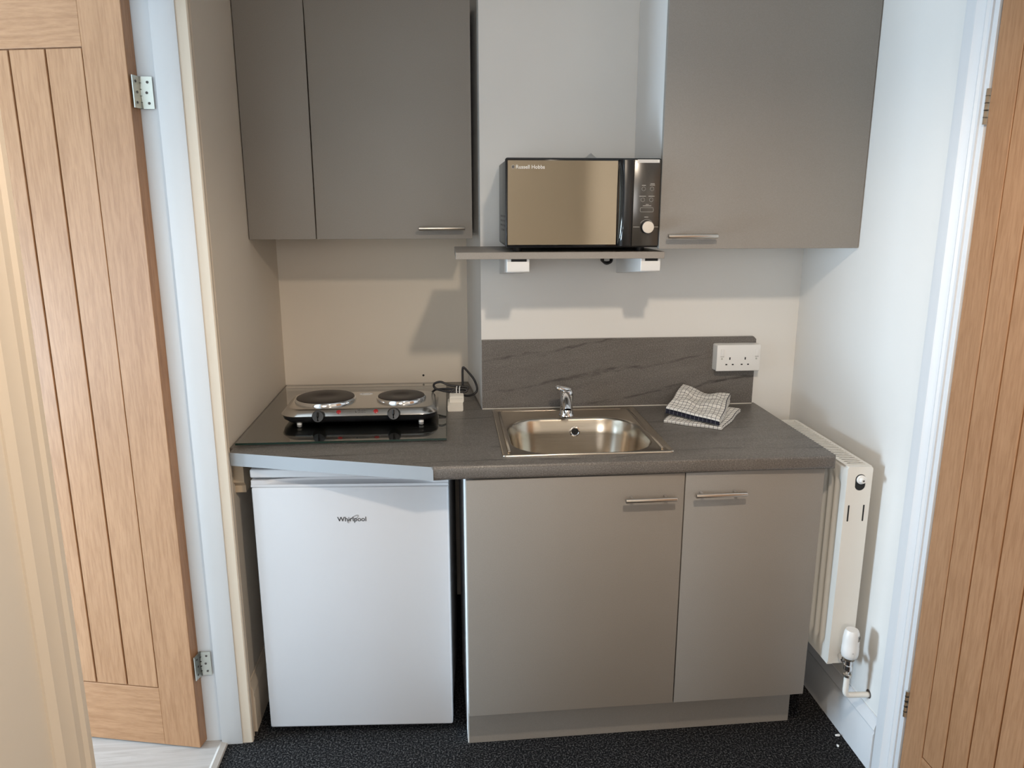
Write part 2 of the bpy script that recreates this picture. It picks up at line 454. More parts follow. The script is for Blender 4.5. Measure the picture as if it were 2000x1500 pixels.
lo = [bm.verts.new((XR+a, -.127, z)) for a, z in pr_]; hi = [bm.verts.new((XR+a, YB, z)) for a, z in pr_]
bridge(bm, lo, hi); bm.faces.new(lo); bm.faces.new(hi)
tag(obj('baseboard_right', bm, M['gloss'], None, 25), 'white moulded skirting board below the radiator', None, None, 'structure')
bm = new(); pr_ = skirt_profile(1)
lo = [bm.verts.new((XL+a, YJ+.053, z)) for a, z in pr_]; hi = [bm.verts.new((XL+a, YN, z)) for a, z in pr_]
bridge(bm, lo, hi); bm.faces.new(lo); bm.faces.new(hi)
tag(obj('baseboard_left', bm, M['cream_gloss'], None, 25), 'cream skirting board beside the fridge', None, None, 'structure')

# ------------------------------------------------------------------ oak doors (local frame: x along width from hinge, front face at y=0, thickness behind)
def oak_door(name, loc, rz, label, stile, pitch, n, z0, z1, p0, p1, mv, mh, flip=1):
    """flip=+1: leaf runs to local +x; the front looks to local -y"""
    root = thing(name, loc, label, None, rz, None, 'structure')
    W = 2*stile + pitch*n; T = .038; G = .0045
    def X(a, b): return (a, b) if flip > 0 else (-b, -a)
    for a, b in ((0, stile), (W-stile, W)):
        x0, x1 = X(a, b); obj('stile', box(new(), x0, x1, 0, T, z0, z1, .0012, 1), mv, root, local=True)
    for a, b in ((z0, p0), (p1, z1)):
        x0, x1 = X(stile, W-stile); obj('rail', box(new(), x0, x1, .0006, T-.0006, a, b, .0010, 1), mh, root, local=True)
    x0, x1 = X(stile, W-stile); obj('core_panel', box(new(), x0, x1, .0065, T-.0065, p0, p1), mv, root, local=True)
    w = pitch - G
    me = mesh_from(box(new(), -w/2, w/2, .0008, .0070, p0+.003, p1-.003, .0012, 1), 'board', 35); me.materials.append(mv)
    for k in range(n):
        c = stile + pitch*(k+.5)
        b = bpy.data.objects.new('board', me); C.objects.link(b); b.parent = root
        b.location = (c if flip > 0 else -c, 0, 0)
    return root

def butt_hinge(root, pin, du, dv, z, leaf_u=True, leaf_v=True, w=.030):
    """pin: local xy of the knuckle; du / dv: unit directions of the two leaves"""
    pin = Vector((*pin, 0)); H = .075
    h = obj('hinge', tube(new(), [pin + Vector((0, 0, z)), pin + Vector((0, 0, z+H))], .0045, 10), M['zinc'], root, local=True)
    tag(h, 'zinc plated butt hinge')
    for k in range(1, 5):
        bm = new(); tube(bm, [pin + Vector((0, 0, z+H*k/5-.0006)), pin + Vector((0, 0, z+H*k/5+.0006))], .0049, 10)
        obj('knuckle_joint', bm, M['dark'], h, local=True)
    for d, on in ((du, leaf_u), (dv, leaf_v)):
        if not on: continue
        d = Vector((*d, 0)).normalized(); nrm = Vector((-d.y, d.x, 0))
        bm = new(); r = bmesh.ops.create_cube(bm, size=1)
        for v in r['verts']: v.co = pin + d*((v.co.x+.5)*w) + nrm*(v.co.y*.0024) + Vector((0, 0, z + (v.co.z+.5)*H))
        obj('leaf', bm, M['zinc'], h, local=True)
        for k, zz in enumerate((.013, .0375, .062)):
            c = pin + d*(w*(.62 if k != 1 else .5)) + Vector((0, 0, z+zz))
            bm = new(); tube(bm, [c - nrm*.0019, c + nrm*.0019], .0034, 10)
            obj('screw', bm, M['print_brown'], h, local=True)

# left door, open into the side room: leaf runs towards -x and a little away
d1 = oak_door('door_1', (-.7915, .1165, 0), -math.atan2(.072, .324), 'open oak boarded door on the left with two hinges', .112, .0985, 6, .012, 2.07, .200, 1.947, M['oak_v'], M['oak_h'], -1)
a = math.atan2(.072, .324)
for z in (1.807, .233):
    # door leaf lies on the hinge edge (local +y), the other on the lining face (world +x)
    butt_hinge(d1, (.006, .035), (0, -1), (math.cos(a), math.sin(a)), z)
# right door, closed in the right wall; front looks to -x : local +x -> world -y
d2 = oak_door('door_2', (XR-.001, -.2365, 0), -PI/2, 'closed oak boarded door at the right edge', .078, .0768, 8, .010, 2.07, .199, 1.947, M['oak_v_side'], M['oak_h_side'], 1)
for z in (1.748, .260):
    butt_hinge(d2, (-.0015, -.0045), (1, .15), (-1, .15), z, False, False)

# ------------------------------------------------------------------ shared bar handle (axis along x, bar centre at loc)
def bar_handle(x0, x1, y_face, z, parent, out=.032, local=False):
    r = .0062; yb = y_face - out
    bm = new(); L = x1-x0
    tube(bm, [(x0, yb, z), (x0+.002, yb, z), (x1-.002, yb, z), (x1, yb, z)], [r*.8, r, r, r*.8], 16)
    h = obj('handle', bm, M['steel_bar'], parent, local=local); tag(h, 'brushed steel bar handle')
    for px in (x0+L*.17, x1-L*.17):
        bm = new(); tube(bm, [(px, yb+.003, z), (px, y_face, z)], .0045, 12)
        obj('post', bm, M['chrome'], h, local=local)
    return h

# ------------------------------------------------------------------ base cabinet (local frame, slightly turned)
bc = thing('base_cabinet', (0.0005, .002, 0), 'grey two-door base cabinet under the sink', 'cabinet', math.atan2(.021, 1.0))
bm = new()
box(bm, 0, .018, .019, .555, .15, .868); box(bm, .982, 1.0, .019, .555, .15, .868)
box(bm, .018, .982, .019, .555, .15, .168); box(bm, .018, .982, .545, .555, .168, .868); box(bm, .591, .609, .022, .545, .168, .60)
obj('carcass', bm, M['white_carcass'], bc, local=True)
for x0, x1, h0, h1, hz in ((.0015, .5980, .426, .569, .8035), (.6010, .9985, .620, .765, .8100)):
    d = obj('door', box(new(), x0, x1, 0, .018, .154, .866, .0012, 2), M['laminate'], bc, local=True)
    bar_handle(h0, h1, 0, hz, d, .030, True)
obj('plinth_return', box(new(), .0, .003, .084, .50, .001, .149), M['white_carcass'], bc, local=True)
obj('plinth', box(new(), .0032, 1.003, .082, .098, .001, .149, .0008, 1), M['laminate'], bc, local=True)

# ------------------------------------------------------------------ worktop with sink cut-out
wt = thing('worktop', (.2, .45, .87), 'brown-grey stone-effect worktop with one slanted corner', 'worktop')
outer = [(-.648, .168), (-.083, 0), (1.017, 0), (1.017, YB-.001), (XB-.001, YB-.001), (XBI-.001, YN-.001), (-.659, YN-.001), (-.659, .21), (-.648, .205)]
hole = rrect(.125, .560, .078, .440, .06, 3)
bm = new()
def loop(pts, z):
    vs = [bm.verts.new((a, b, z)) for a, b in pts]
    return [bm.edges.new((vs[i], vs[(i+1) % len(vs)])) for i in range(len(vs))]
es = loop(outer, .908) + loop(hole, .908)
bmesh.ops.triangle_fill(bm, edges=es, use_beauty=True, use_dissolve=False)
r = bmesh.ops.extrude_face_region(bm, geom=list(bm.faces))
for v in [q for q in r['geom'] if isinstance(q, bmesh.types.BMVert)]: v.co.z = .870
be = [e for e in bm.edges if all(abs(v.co.y) < 1e-5 for v in e.verts) and abs(e.verts[0].co.z-e.verts[1].co.z) < 1e-5]
be += [e for e in bm.edges if all(abs(v.co.x-1.017) < 1e-5 for v in e.verts) and abs(e.verts[0].co.y-e.verts[1].co.y) < 1e-5 and e.verts[0].co.y < .1]
bmesh.ops.bevel(bm, geom=be, offset=.0085, segments=4, profile=.5, affect='EDGES')
obj('slab', bm, M['stone'], wt, 40)
# pale edging on the slanted cut
A, B = Vector((-.648, .168)), Vector((-.083, 0)); d = (B-A).normalized(); n = Vector((d.y, -d.x))
bm = new()
prof = [(.8705, 0), (.8705, 1), (.9005, 1), (.9045, .75), (.9070, .35), (.9079, 0)]
lo = []; hi = []
for z, k in prof:
    p = A + n*.0012; lo.append(bm.verts.new((p.x, p.y, z)))
    q = B + n*.0012 - d*(.004 if z > .901 else 0); hi.append(bm.verts.new((q.x, q.y, z)))
q0 = [bm.verts.new((A.x - n.x*.0002, A.y - n.y*.0002, z)) for z, k in prof]; q1 = [bm.verts.new((B.x - n.x*.0002 - d.x*.001, B.y - n.y*.0002 - d.y*.001, z)) for z, k in prof]
for i in range(len(prof)-1):
    bm.faces.new((lo[i], hi[i], hi[i+1], lo[i+1])); bm.faces.new((q0[i], q0[i+1], q1[i+1], q1[i]))
bm.faces.new((lo[0], q0[0], q1[0], hi[0])); bm.faces.new((lo[-1], hi[-1], q1[-1], q0[-1]))
tag(obj('edging_strip', bm, M['edging'], wt, 30), 'pale blue-grey edging strip')
# support batten on the left wall
bm = new(); prism(bm, [(.222, .868), (.222, .800), (.236, .786), (.236, .765), (.95, .765), (.95, .868)], XL, XL+.030, 'x')
tag(single('support_batten', bm, M['batten'], (XL+.015, .58, .765)), 'wooden batten on left wall holding up the worktop', 'batten')

# ------------------------------------------------------------------ splashback
bm = new(); prism(bm, [(XB+.0005, .9085), (1.005, .9085), (1.005, 1.134), (.996, 1.143), (XB+.0005, 1.143)], .5725, YB-.0005, 'y')
sp = single('splashback', bm, M['stone_up'], (.538, .579, .9085))
tag(sp, 'brown-grey stone-effect upstand behind the sink', 'splashback')
bm = new(); box(bm, XB+.001, 1.004, .5705, .5730, .9083, .9105); tag(obj('sealant_bead', bm, M['cream_plastic'], sp), 'cream sealant line')
bm = new(); box(bm, XB-.0004, XB+.0006, .5722, .5732, .9086, 1.143); obj('edge_trim', bm, M['edging'], sp)

# ------------------------------------------------------------------ sink
sk = thing('kitchen_sink', (.343, .31, .908), 'stainless steel inset sink with rounded bowl', 'sink')
K = 7
def rr3(x0, x1, y0, y1, r, z): return [(a, b, z) for a, b in rrect(x0, x1, y0, y1, r, K)]
X0, X1_, S0, S1 = .104, .583, .066, .552
rings = [rr3(X0, X1_, S0, S1, .010, .9083), rr3(X0, X1_, S0, S1, .010, .9110), rr3(X0+.002, X1_-.002, S0+.002, S1-.002, .010, .9130),
         rr3(X0+.006, X1_-.006, S0+.005, S1-.006, .010, .9130), rr3(X0+.011, X1_-.011, S0+.008, S1-.012, .012, .9105),
         rr3(.133, .551, .0775, .438, .118, .9105), rr3(.136, .548, .0800, .435, .116, .9085), rr3(.139, .545, .083, .431, .114, .902),
         rr3(.146, .538, .090, .424, .110, .86), rr3(.156, .528, .100, .414, .102, .80), rr3(.166, .518, .110, .404, .096, .775),
         rr3(.185, .499, .129, .385, .085, .763), rr3(.225, .46, .17, .345, .07, .759)]
bm = new(); loft(bm, rings, False, True); obj('basin', bm, M['steel'], sk, 60)
for x in (X0+.017, X1_-.030):   # pressed channels along both sides of the deck
    bm = new(); box(bm, x, x+.008, S0+.035, S1-.03, .9105, .9125, .0009, 2); obj('pressed_rib', bm, M['steel'], sk, 60)
bm = new(); box(bm, X0+.03, X1_-.05, S1-.026, S1-.018, .9105, .9125, .0009, 2); obj('pressed_rib', bm, M['steel'], sk, 60)
oc = Vector((.362, .4225, .868)); on = Vector((0, -1, .12)).normalized()
bm = new(); lathe(bm, oc, on, [(.0125, -.002), (.0165, .001), (.0165, .003), (.0130, .0040), (.0115, .0030), (.0115, -.001)], 28); ov = obj('overflow', bm, M['chrome'], sk)
bm = new(); lathe(bm, oc, on, [(0, .0012), (.0118, .0012)], 24); obj('overflow_hole', bm, M['dark'], ov)
bm = new()
for k in range(3):
    a_ = k*2*PI/3 + .5; u, v = frame_of(on); e = u*math.cos(a_) + v*math.sin(a_)
    tube(bm, [oc + on*.0022, oc + on*.0022 + e*.0118], .0016, 8)
obj('overflow_spokes', bm, M['chrome'], ov)
bm = new(); lathe(bm, (.343, .257, .7592), (0, 0, 1), [(.043, 0), (.043, .002), (.036, .003), (.030, .0), (0, -.002)], 32); obj('waste', bm, M['chrome'], sk)

# ------------------------------------------------------------------ tap
tp = thing('mixer_tap', (.341, .468, .9105), 'chrome single-lever mixer tap behind the sink bowl', 'tap')
bm = new(); lathe(bm, (.341, .468, .9105), (0, 0, 1), [(0, 0), (.0250, 0), (.0250, .004), (.0215, .007), (.0205, .030), (.0205, .062), (.0215, .066), (.0215, .078), (.0180, .086), (.009, .090), (0, .091)], 32)
obj('body', bm, M['chrome'], tp, 60)
bm = new(); tube(bm, [(.336, .470, .974), (.333, .448, .979), (.331, .420, .972), (.331, .398, .960), (.331, .386, .948)], [.0140, .0170, .0172, .0160, .0130], 20)
spt = obj('spout', bm, M['chrome'], tp, 60)
bm = new(); lathe(bm, (.331, .385, .950), (0, -.1, -1), [(.0112, 0), (.0116, .004), (.0116, .010), (.0090, .011), (0, .0108)], 20); obj('aerator', bm, M['chrome'], spt)
bm = new()
def paddle(c, w, h, up): return [Vector(c) + up[0]*(w*math.cos(2*PI*i/16)) + up[1]*(h*math.sin(2*PI*i/16)) for i in range(16)]
dv = Vector((-.86, -.30, .22)).normalized(); sd = dv.cross(Vector((0, 0, 1))).normalized(); upv = sd.cross(dv).normalized()
p0 = Vector((.338, .468, .998))
loft(bm, [paddle(p0 - dv*.014, .012, .008, (sd, upv)), paddle(p0 + dv*.004, .0150, .0095, (sd, upv)), paddle(p0 + dv*.022, .0140, .0085, (sd, upv)), paddle(p0 + dv*.034, .0125, .0075, (sd, upv)), paddle(p0 + dv*.038, .009, .005, (sd, upv))], True, True)
obj('lever', bm, M['chrome'], tp, 60)

# ------------------------------------------------------------------ fridge (local frame: x 0..W, door face at y=0)
FW = .5515
fr = thing('fridge', (-.5965, .162, 0), 'white undercounter fridge below the slanted worktop', 'fridge', -math.atan2(.029, .5505))
obj('cabinet', box(new(), .004, FW-.004, .050, .500, .030, .832, .004, 2), M['fridge'], fr, local=True)
obj('lid', box(new(), -.002, FW+.002, .004, .505, .832, .8575, .005, 3), M['fridge_trim'], fr, local=True)
bm = new(); box(bm, 0, FW, 0, .046, .033, .8055, .006, 3); dr = obj('door', bm, M['fridge'], fr, local=True)
# top trim of the door with a scooped finger grip
bm = new()
nx = 40; secs = []
for i in range(nx+1):
    x = FW*i/nx; t = (x-.045)/(FW-.09)
    s = max(0.0, math.sin(PI*min(1, max(0, t))))**.45 if 0 < t < 1 else 0.0
    dd = .024*s
    secs.append([(x, .001, .8065), (x, .001, .8135), (x, .004+dd*.5, .8150), (x, .004+dd, .8185), (x, .004+dd, .8255), (x, .044, .8255), (x, .044, .8065)])
loft(bm, secs, True, True)
obj('finger_grip', bm, M['fridge_trim'], dr, 40, local=True)
for x in (.05, FW-.05):
    for y in (.07, .45):
        bm = new(); lathe(bm, (x, y, 0), (0, 0, 1), [(0, .0), (.018, .0), (.018, .012), (.010, .014), (.010, .032)], 16); obj('foot', bm, M['plastic'], fr, local=True)
lg = obj('logo', text_mesh('Whirlpool', .0815, (.2355, -.0002, .7015), bold=.012), M['print_dark'], dr, local=True); tag(lg, 'black maker lettering')
bm = new(); pts = []
for i in range(27):   # the swoosh ring around the lettering
    a_ = math.radians(-28 + i*304/26 - 62); ex, ez = .0185*math.cos(a_), .0050*math.sin(a_); c_, s_ = math.cos(.62), math.sin(.62)
    pts.append((.2795 + ex*c_ - ez*s_, -.0007, .7085 + ex*s_ + ez*c_))
tube(bm, pts, .00055, 6); obj('logo_ring', bm, M['print_brown'], dr, local=True)

# ------------------------------------------------------------------ wall cabinets
w1 = thing('wall_cabinet', (-.20, .80, 1.471), 'grey wall cabinet with side filler above the hot plate', 'cabinet')
YL = .600
bm = new(); box(bm, -.447, .045, YL+.019, YN-.001, 1.473, 2.19); obj('carcass', bm, M['white_carcass'], w1)
obj('filler_panel', box(new(), XL+.003, -.4505, YL, YL+.018, 1.471, 2.19, .001, 2), M['laminate'], w1)
d = obj('door', box(new(), -.4470, .0460, YL, YL+.018, 1.471, 2.19, .0015, 2), M['laminate'], w1)
bar_handle(-.1255, .0215, YL, 1.5045, d, .032)
w2 = thing('wall_cabinet', (.855, .42, 1.4555), 'grey single-door wall cabinet right of the microwave', 'cabinet')
YR = .240
bm = new(); box(bm, .5655, 1.146, YR+.019, YB-.001, 1.4575, 2.18); obj('carcass', bm, M['white_carcass'], w2)
d = obj('door', box(new(), .5610, 1.1480, YR, YR+.018, 1.4555, 2.18, .0015, 2), M['laminate'], w2)
bar_handle(.5760, .7190, YR, 1.4920, d, .032)

# ------------------------------------------------------------------ shelf with brackets
sh = thing('wall_shelf', (.284, .42, 1.40), 'grey laminate shelf under the microwave on white brackets', 'shelf')
obj('board', box(new(), -.0127, .5815, .250, YB-.001, 1.4285, 1.4475, .0008, 1), M['laminate'], sh)
for x in (.1315, .5170):
    w = .0645 if x < .3 else .0575
    bm = new()
    # sloping bracket arm, deeper at the wall, open below
    prof = [(.265, 1.4284), (.265, 1.394), (.269, 1.3895), (.295, 1.388), (YB-.001, 1.360), (YB-.001, 1.4284)]
    prism(bm, prof, x, x+w, 'x')
    bmesh.ops.bevel(bm, geom=[e for e in bm.edges], offset=.0012, segments=1, affect='EDGES')
    br = obj('bracket', bm, M['plastic'], sh); tag(br, 'white shelf bracket')
    bm = new(); box(bm, x+.012, x+w-.008, .2645, .2658, 1.4205, 1.4282); obj('bracket_slot', bm, M['dark'], br)

# ------------------------------------------------------------------ microwave
mw = thing('microwave', (.345, .40, 1.4475), 'black microwave oven with mirrored door on the shelf', 'microwave')
MX0, MX1, MY, MZ0, MZ1 = .127, .563, .247, 1.4600, 1.7030
bm = new(); box(bm, MX0+.003, MX1-.003, MY+.028, MY+.310, MZ0+.001, MZ1-.003, .006, 3); by = obj('casing', bm, M['mw_side'], mw)
bm = new(); box(bm, MX0, MX1, MY+.004, MY+.030, MZ0, MZ1, .006, 3); obj('front_frame', bm, M['black'], mw)
dr = obj('door', box(new(), MX0+.002, .4405, MY, MY+.0045, MZ0+.004, MZ1-.004, .0015, 2), M['black_gloss'], mw)
bm = new(); box(bm, MX0+.0055, .4385, MY-.0012, MY+.002, MZ0+.008, MZ1-.0075, .0006, 1); tag(obj('door_glass', bm, M['mirror_glass'], dr), 'bronze mirrored glass')
# curved handle column between glass and control panel
bm = new(); hs = []
for i in range(17):
    t = i/16; z = MZ0+.005 + t*(MZ1-MZ0-.010); bow = math.sin(PI*t)**.7
    hs.append([(.4405 - .0015*bow, MY+.004, z), (.4415, MY-.010-.012*bow, z), (.4490, MY-.016-.016*bow, z), (.4530, MY-.014-.015*bow, z), (.4545, MY+.002, z)])
loft(bm, hs, True, True); obj('handle', bm, M['black_gloss'], dr, 50)
bm = new(); box(bm, .4550, .4800, MY-.003, MY+.006, MZ0+.004, MZ1-.004, .002, 2); obj('handle_recess', bm, M['black'], mw)
bm = new(); box(bm, .4835, MX1-.003, MY-.001, MY+.006, MZ0+.004, MZ1-.004, .002, 2); pn = obj('control_panel', bm, M['mw_panel'], mw)
fz = MY-.001
def ring_print(cx, cz, r, th=.0009):
    b = new(); tube(b, [(cx + r*math.cos(2*PI*i/24), fz-.0002, cz + r*math.sin(2*PI*i/24)) for i in range(25)], th/2, 6); return b
for cx, cz in ((.5125, 1.6205), (.5360, 1.6205), (.5110, 1.5910), (.5350, 1.5910)):
    bt = obj('button', ring_print(cx, cz, .0052), M['print_grey'], pn)
    bm = new(); lathe(bm, (cx, fz+.0004, cz), (0, -1, 0), [(.0045, 0), (.0042, .0008), (0, .0010)], 16); obj('button_cap', bm, M['mw_panel'], bt)
for x0, x1, z in ((.507, .518, 1.6292), (.5295, .5440, 1.6300), (.5310, .5430, 1.6335), (.5005, .5195, 1.5998), (.5265, .5440, 1.5998), (.5200, .5285, 1.5775), (.5115, .5355, 1.5738), (.5170, .5285, 1.5430)):
    bm = new(); box(bm, x0, x1, fz-.0003, fz+.0003, z, z+.0015); obj('print_mark', bm, M['print_grey'], pn)
bm = new(); rr = rrect(.5045, .5420, 1.5580, 1.5695, .003, 4); rr.append(rr[0]); tube(bm, [(a_, fz-.0002, b_) for a_, b_ in rr], .0005, 6); obj('start_key_outline', bm, M['print_grey'], pn)
dial_c = (.5245, 1.5165)
bm = new(); tube(bm, [(dial_c[0] + .0205*math.cos(math.radians(a_)), fz-.0002, dial_c[1] + .0205*math.sin(math.radians(a_))) for a_ in range(30, 151, 10)], .0005, 6); obj('dial_scale', bm, M['print_grey'], pn)
for x0, x1 in ((.4860, .5050), (.5440, .5580)):
    bm = new(); box(bm, x0, x1, fz-.0003, fz+.0003, dial_c[1]-.0006, dial_c[1]+.0006); obj('print_mark', bm, M['print_grey'], pn)
bm = new(); lathe(bm, (dial_c[0], fz, dial_c[1]), (0, -1, 0), [(.0180, 0), (.0180, .002), (.0172, .016), (.0165, .018)], 32); dl = obj('dial', bm, M['black'], pn, 40)
bm = new(); lathe(bm, (dial_c[0], fz-.0175, dial_c[1]), (0, -1, 0), [(.0168, 0), (.0162, .0018), (0, .0022)], 32); tag(obj('dial_face', bm, M['silver_knob'], dl, 40), 'silver dial face')
bm = new(); box(bm, .4925, .5545, fz-.0004, fz+.0003, 1.6905, 1.6990, .0001, 1); tag(obj('sticker', bm, M['paper'], pn), 'small white sticker')
bm = new(); box(bm, .4965, .5490, fz-.0006, fz-.0002, 1.6943, 1.6955); obj('print_mark', bm, M['print_grey'], pn)
tag(obj('logo', text_mesh('Russell Hobbs', .079, (.1555, MY-.0013, 1.6735), bold=.012), M['print_pale'], dr), 'pale maker lettering')
bm = new(); lathe(bm, (.1475, MY-.0012, 1.6780), (0, -1, 0), [(.0040, 0), (.0040, .0003), (0, .0004)], 16); obj('logo_badge', bm, M['print_brown'], dr)
bm = new(); tube(bm, [(.1475 + .0040*math.cos(a_*PI/10), MY-.0015, 1.6780 + .0052*math.sin(a_*PI/10)) for a_ in range(21)], .0004, 6); obj('logo_badge_ring', bm, M['print_grey'], dr)
for r_ in range(4):
    for c_ in range(5 if r_ < 3 else 3):
        yy = MY + .070 + c_*.040 + (.03 if r_ == 3 else 0); zz = 1.545 - r_*.013
        bm = new(); tube(bm, [(MX0+.0026, yy, zz), (MX0+.0040, yy, zz)], .0042, 8); obj('vent_hole', bm, M['dark'], by)
bm = new(); box(bm, MX0+.0024, MX0+.004, MY+.040, MY+.048, MZ0+.02, MZ1-.03); obj('side_seam', bm, M['dark'], by)
for x in (.165, .52):
    for y in (.30, .52):
        bm = new(); lathe(bm, (x, y, 1.4476), (0, 0, 1), [(0, 0), (.012, 0), (.014, .0134), (0, .0136)], 16); obj('foot', bm, M['black'], mw)
bm = new(); tube(bm, [(.475, YB-.02, 1.53), (.478, YB-.010, 1.50), (.478, YB-.004, 1.4700)], .0032, 8); tube(bm, [(.478, YB-.004, 1.47), (.478, YB-.0035, 1.4450)], .003, 8)
cbm = obj('power_cord', bm, M['rubber'], mw)

# black cable coil that hangs below the shelf near the right bracket
bm = new()
for k, (rx, rz_) in enumerate(((.015, .012), (.012, .014), (.016, .010))):
    tube(bm, [(.462 + rx*math.cos(i*PI/10), .470 + .006*k + .004*math.sin(i*PI/5), 1.4115 + rz_*math.sin(i*PI/10)) for i in range(21)], .0034, 8)
tube(bm, [(.452, .474, 1.414), (.446, .480, 1.421), (.440, .490, 1.4265)], .003, 8)
cc = obj('cable_coil', bm, M['rubber'], mw); tag(cc, 'black coil of cable below the shelf')

# sheet of paper lying on the microwave
bm = new(); nx, ny = 14, 6; gv = []
for j in range(ny+1):
    row = []
    for i in range(nx+1):
        u, v = i/nx, j/ny
        hz = .0012 + .012*v + .019*math.exp(-((u-.42)/.075)**2)*v + .001*math.sin(u*9+v*3)**2
        row.append(bm.verts.new((.335 + .175*u, .375 + .13*v, 1.7000 + hz)))
    gv.append(row)
for j in range(ny):
    for i in range(nx): bm.faces.new((gv[j][i], gv[j][i+1], gv[j+1][i+1], gv[j+1][i]))
bmesh.ops.solidify(bm, geom=list(bm.faces), thickness=.0006)
tag(single('paper_leaflet', bm, M['paper'], (.42, .44, 1.7005), 25), 'white folded paper leaflet lying on top of the microwave', 'paper')

# ------------------------------------------------------------------ double socket
so = thing('double_socket', (.932, .5725, 1.032), 'white double wall socket on the splashback', 'socket')
sx0, sx1, sz0, sz1, yf_, yb_ = .858, 1.007, 1.033, 1.121, .534, .572
bm = new(); loft(bm, [[(a_, yb_, b_) for a_, b_ in rrect(sx0-.002, sx1+.002, sz0-.001, sz1+.001, .004, 4)], [(a_, yf_+.010, b_) for a_, b_ in rrect(sx0, sx1, sz0, sz1, .004, 4)]], True, True)
obj('back_box', bm, M['plastic'], so)
bm = new(); box(bm, sx0-.0005, sx1+.0005, yf_, yf_+.010, sz0-.0005, sz1+.0005, .0022, 3); fp = obj('face_plate', bm, M['plastic'], so)
for x in (sx0+.018, sx1-.012):
    bm = new(); box(bm, x-.006, x+.006, yf_-.0030, yf_+.002, 1.083, 1.107, .001, 2); obj('switch', bm, M['plastic'], fp)
    bm = new(); box(bm, x-.0062, x+.0062, yf_-.0006, yf_+.001, 1.0810, 1.0828); obj('switch_gap', bm, M['print_grey'], fp)
    bm = new(); lathe(bm, (x-.001, yf_+.0005, 1.0745), (0, -1, 0), [(.0034, 0), (.0030, .0012), (0, .0013)], 12); obj('screw', bm, M['zinc'], fp)
for cx in (.9025, .9555):
    for dx, dz, w, h in ((0, .0, .0042, .0085), (-.0110, -.0205, .0064, .0042), (.0110, -.0205, .0064, .0042)):
        bm = new(); box(bm, cx+dx-w/2, cx+dx+w/2, yf_-.0003, yf_+.001, 1.0755+dz-h/2, 1.0755+dz+h/2); obj('pin_hole', bm, M['dark'], fp)

# ------------------------------------------------------------------ folded tea towels
def towel(name, corners, thick, m, label, folds, seed, zfloor, vlow=-.14, dip=None):
    """quilted folded cloth: top sheet over 4 corners with a rounded front roll and layered sides"""
    random.seed(seed); nu, nv = 44, 40
    FLc, FRc, BRc, BLc = [Vector(c) for c in corners]
    ph = [random.uniform(0, 6) for _ in range(6)]
    bm = new(); uvl = bm.loops.layers.uv.new('UVMap'); uvs = {}
    def top(u, v):
        p = FLc.lerp(FRc, u).lerp(BLc.lerp(BRc, u), v)
        e = min(u, 1-u, v, 1-v); k = min(1, e*9)
        w = .0016*math.sin(11*u+4*v+ph[0]) + .0014*math.sin(5*u-13*v+ph[1]) + .0011*math.sin(19*u+9*v+ph[2]) + .0008*math.sin(31*v+ph[3]-7*u)
        w *= folds
        if dip: p.z -= dip*math.exp(-((u-.5)/.24)**2)*v**1.5
        p.z += w*k
        p.x += .0022*math.sin(9*v+ph[4])*(1-k) ; p.y += .0022*math.sin(10*u+ph[5])*(1-k)
        return p
    def ring_at(e, off, drop):
        """closed outline of the top sheet pushed out by off and lowered by drop (fraction of the thickness)"""
        out = []
        cen = (FLc+FRc+BRc+BLc)/4
        per = [(i/nu, 0) for i in range(nu)] + [(1, j/nv) for j in range(nv)] + [(1-i/nu, 1) for i in range(nu)] + [(0, 1-j/nv) for j in range(nv)]
        for u, v in per:
            p = top(u, v); dxy = Vector((p.x-cen.x, p.y-cen.y, 0)).normalized()
            zb = zfloor(p.x, p.y); out.append((p + dxy*off, u, v, zb, drop))
        res = []
        for p, u, v, zb, dr_ in out:
            q = Vector((p.x, p.y, p.z + (zb-p.z)*dr_)); vt = bm.verts.new(q)
            if v == 0: uvv = (u, vlow*dr_ if vlow else -.1*dr_)
            elif u == 1: uvv = (1+.08*dr_, v)
            elif v == 1: uvv = (u, 1+.08*dr_)
            else: uvv = (-.08*dr_, v)
            uvs[vt] = uvv; res.append(vt)
        return res
    grid = []
    for j in range(nv+1):
        row = []
        for i in range(nu+1):
            vt = bm.verts.new(top(i/nu, j/nv)); uvs[vt] = (i/nu, j/nv); row.append(vt)
        grid.append(row)
    for j in range(nv):
        for i in range(nu): bm.faces.new((grid[j][i], grid[j][i+1], grid[j+1][i+1], grid[j+1][i]))
    edge = [grid[0][i] for i in range(nu)] + [grid[j][nu] for j in range(nv)] + [grid[nv][nu-i] for i in range(nu)] + [grid[nv-j][0] for j in range(nv)]
    prev = edge
    for off, drop in ((.0022, .07), (.0034, .18), (.0034, .36), (.0022, .47), (.0005, .50), (.0020, .54), (.0034, .66), (.0032, .84), (.0018, .95), (-.002, 1.0)):
        rg = ring_at(0, off, drop); bridge(bm, prev, rg); prev = rg
    bm.faces.new(prev)
    for f in bm.faces:
        for lp in f.loops: lp[uvl].uv = uvs.get(lp.vert, (0, 0))
    loc = (sum(c[0] for c in corners)/4, sum(c[1] for c in corners)/4, min(zfloor(c[0], c[1]) for c in corners))
    o = single(name, bm, m, loc, 180); tag(o, label, 'towel', 'folded tea towels'); return o
ZW = .9083
towel('tea_towel', [(.638, .362, .9175), (.789, .268, .9175), (.919, .462, .922), (.760, .565, .919)], .014, M['towel_low'], 'lower checked tea towel, flat under the other one', .6, 3, lambda a, b: ZW)
towel('tea_towel', [(.660, .416, .948), (.781, .264, .942), (.898, .505, .962), (.752, .560, .985)], .03, M['towel_top'], 'upper checked tea towel with dark band, folded on top', 1.5, 5, lambda a, b: .9228, -.14, .016)

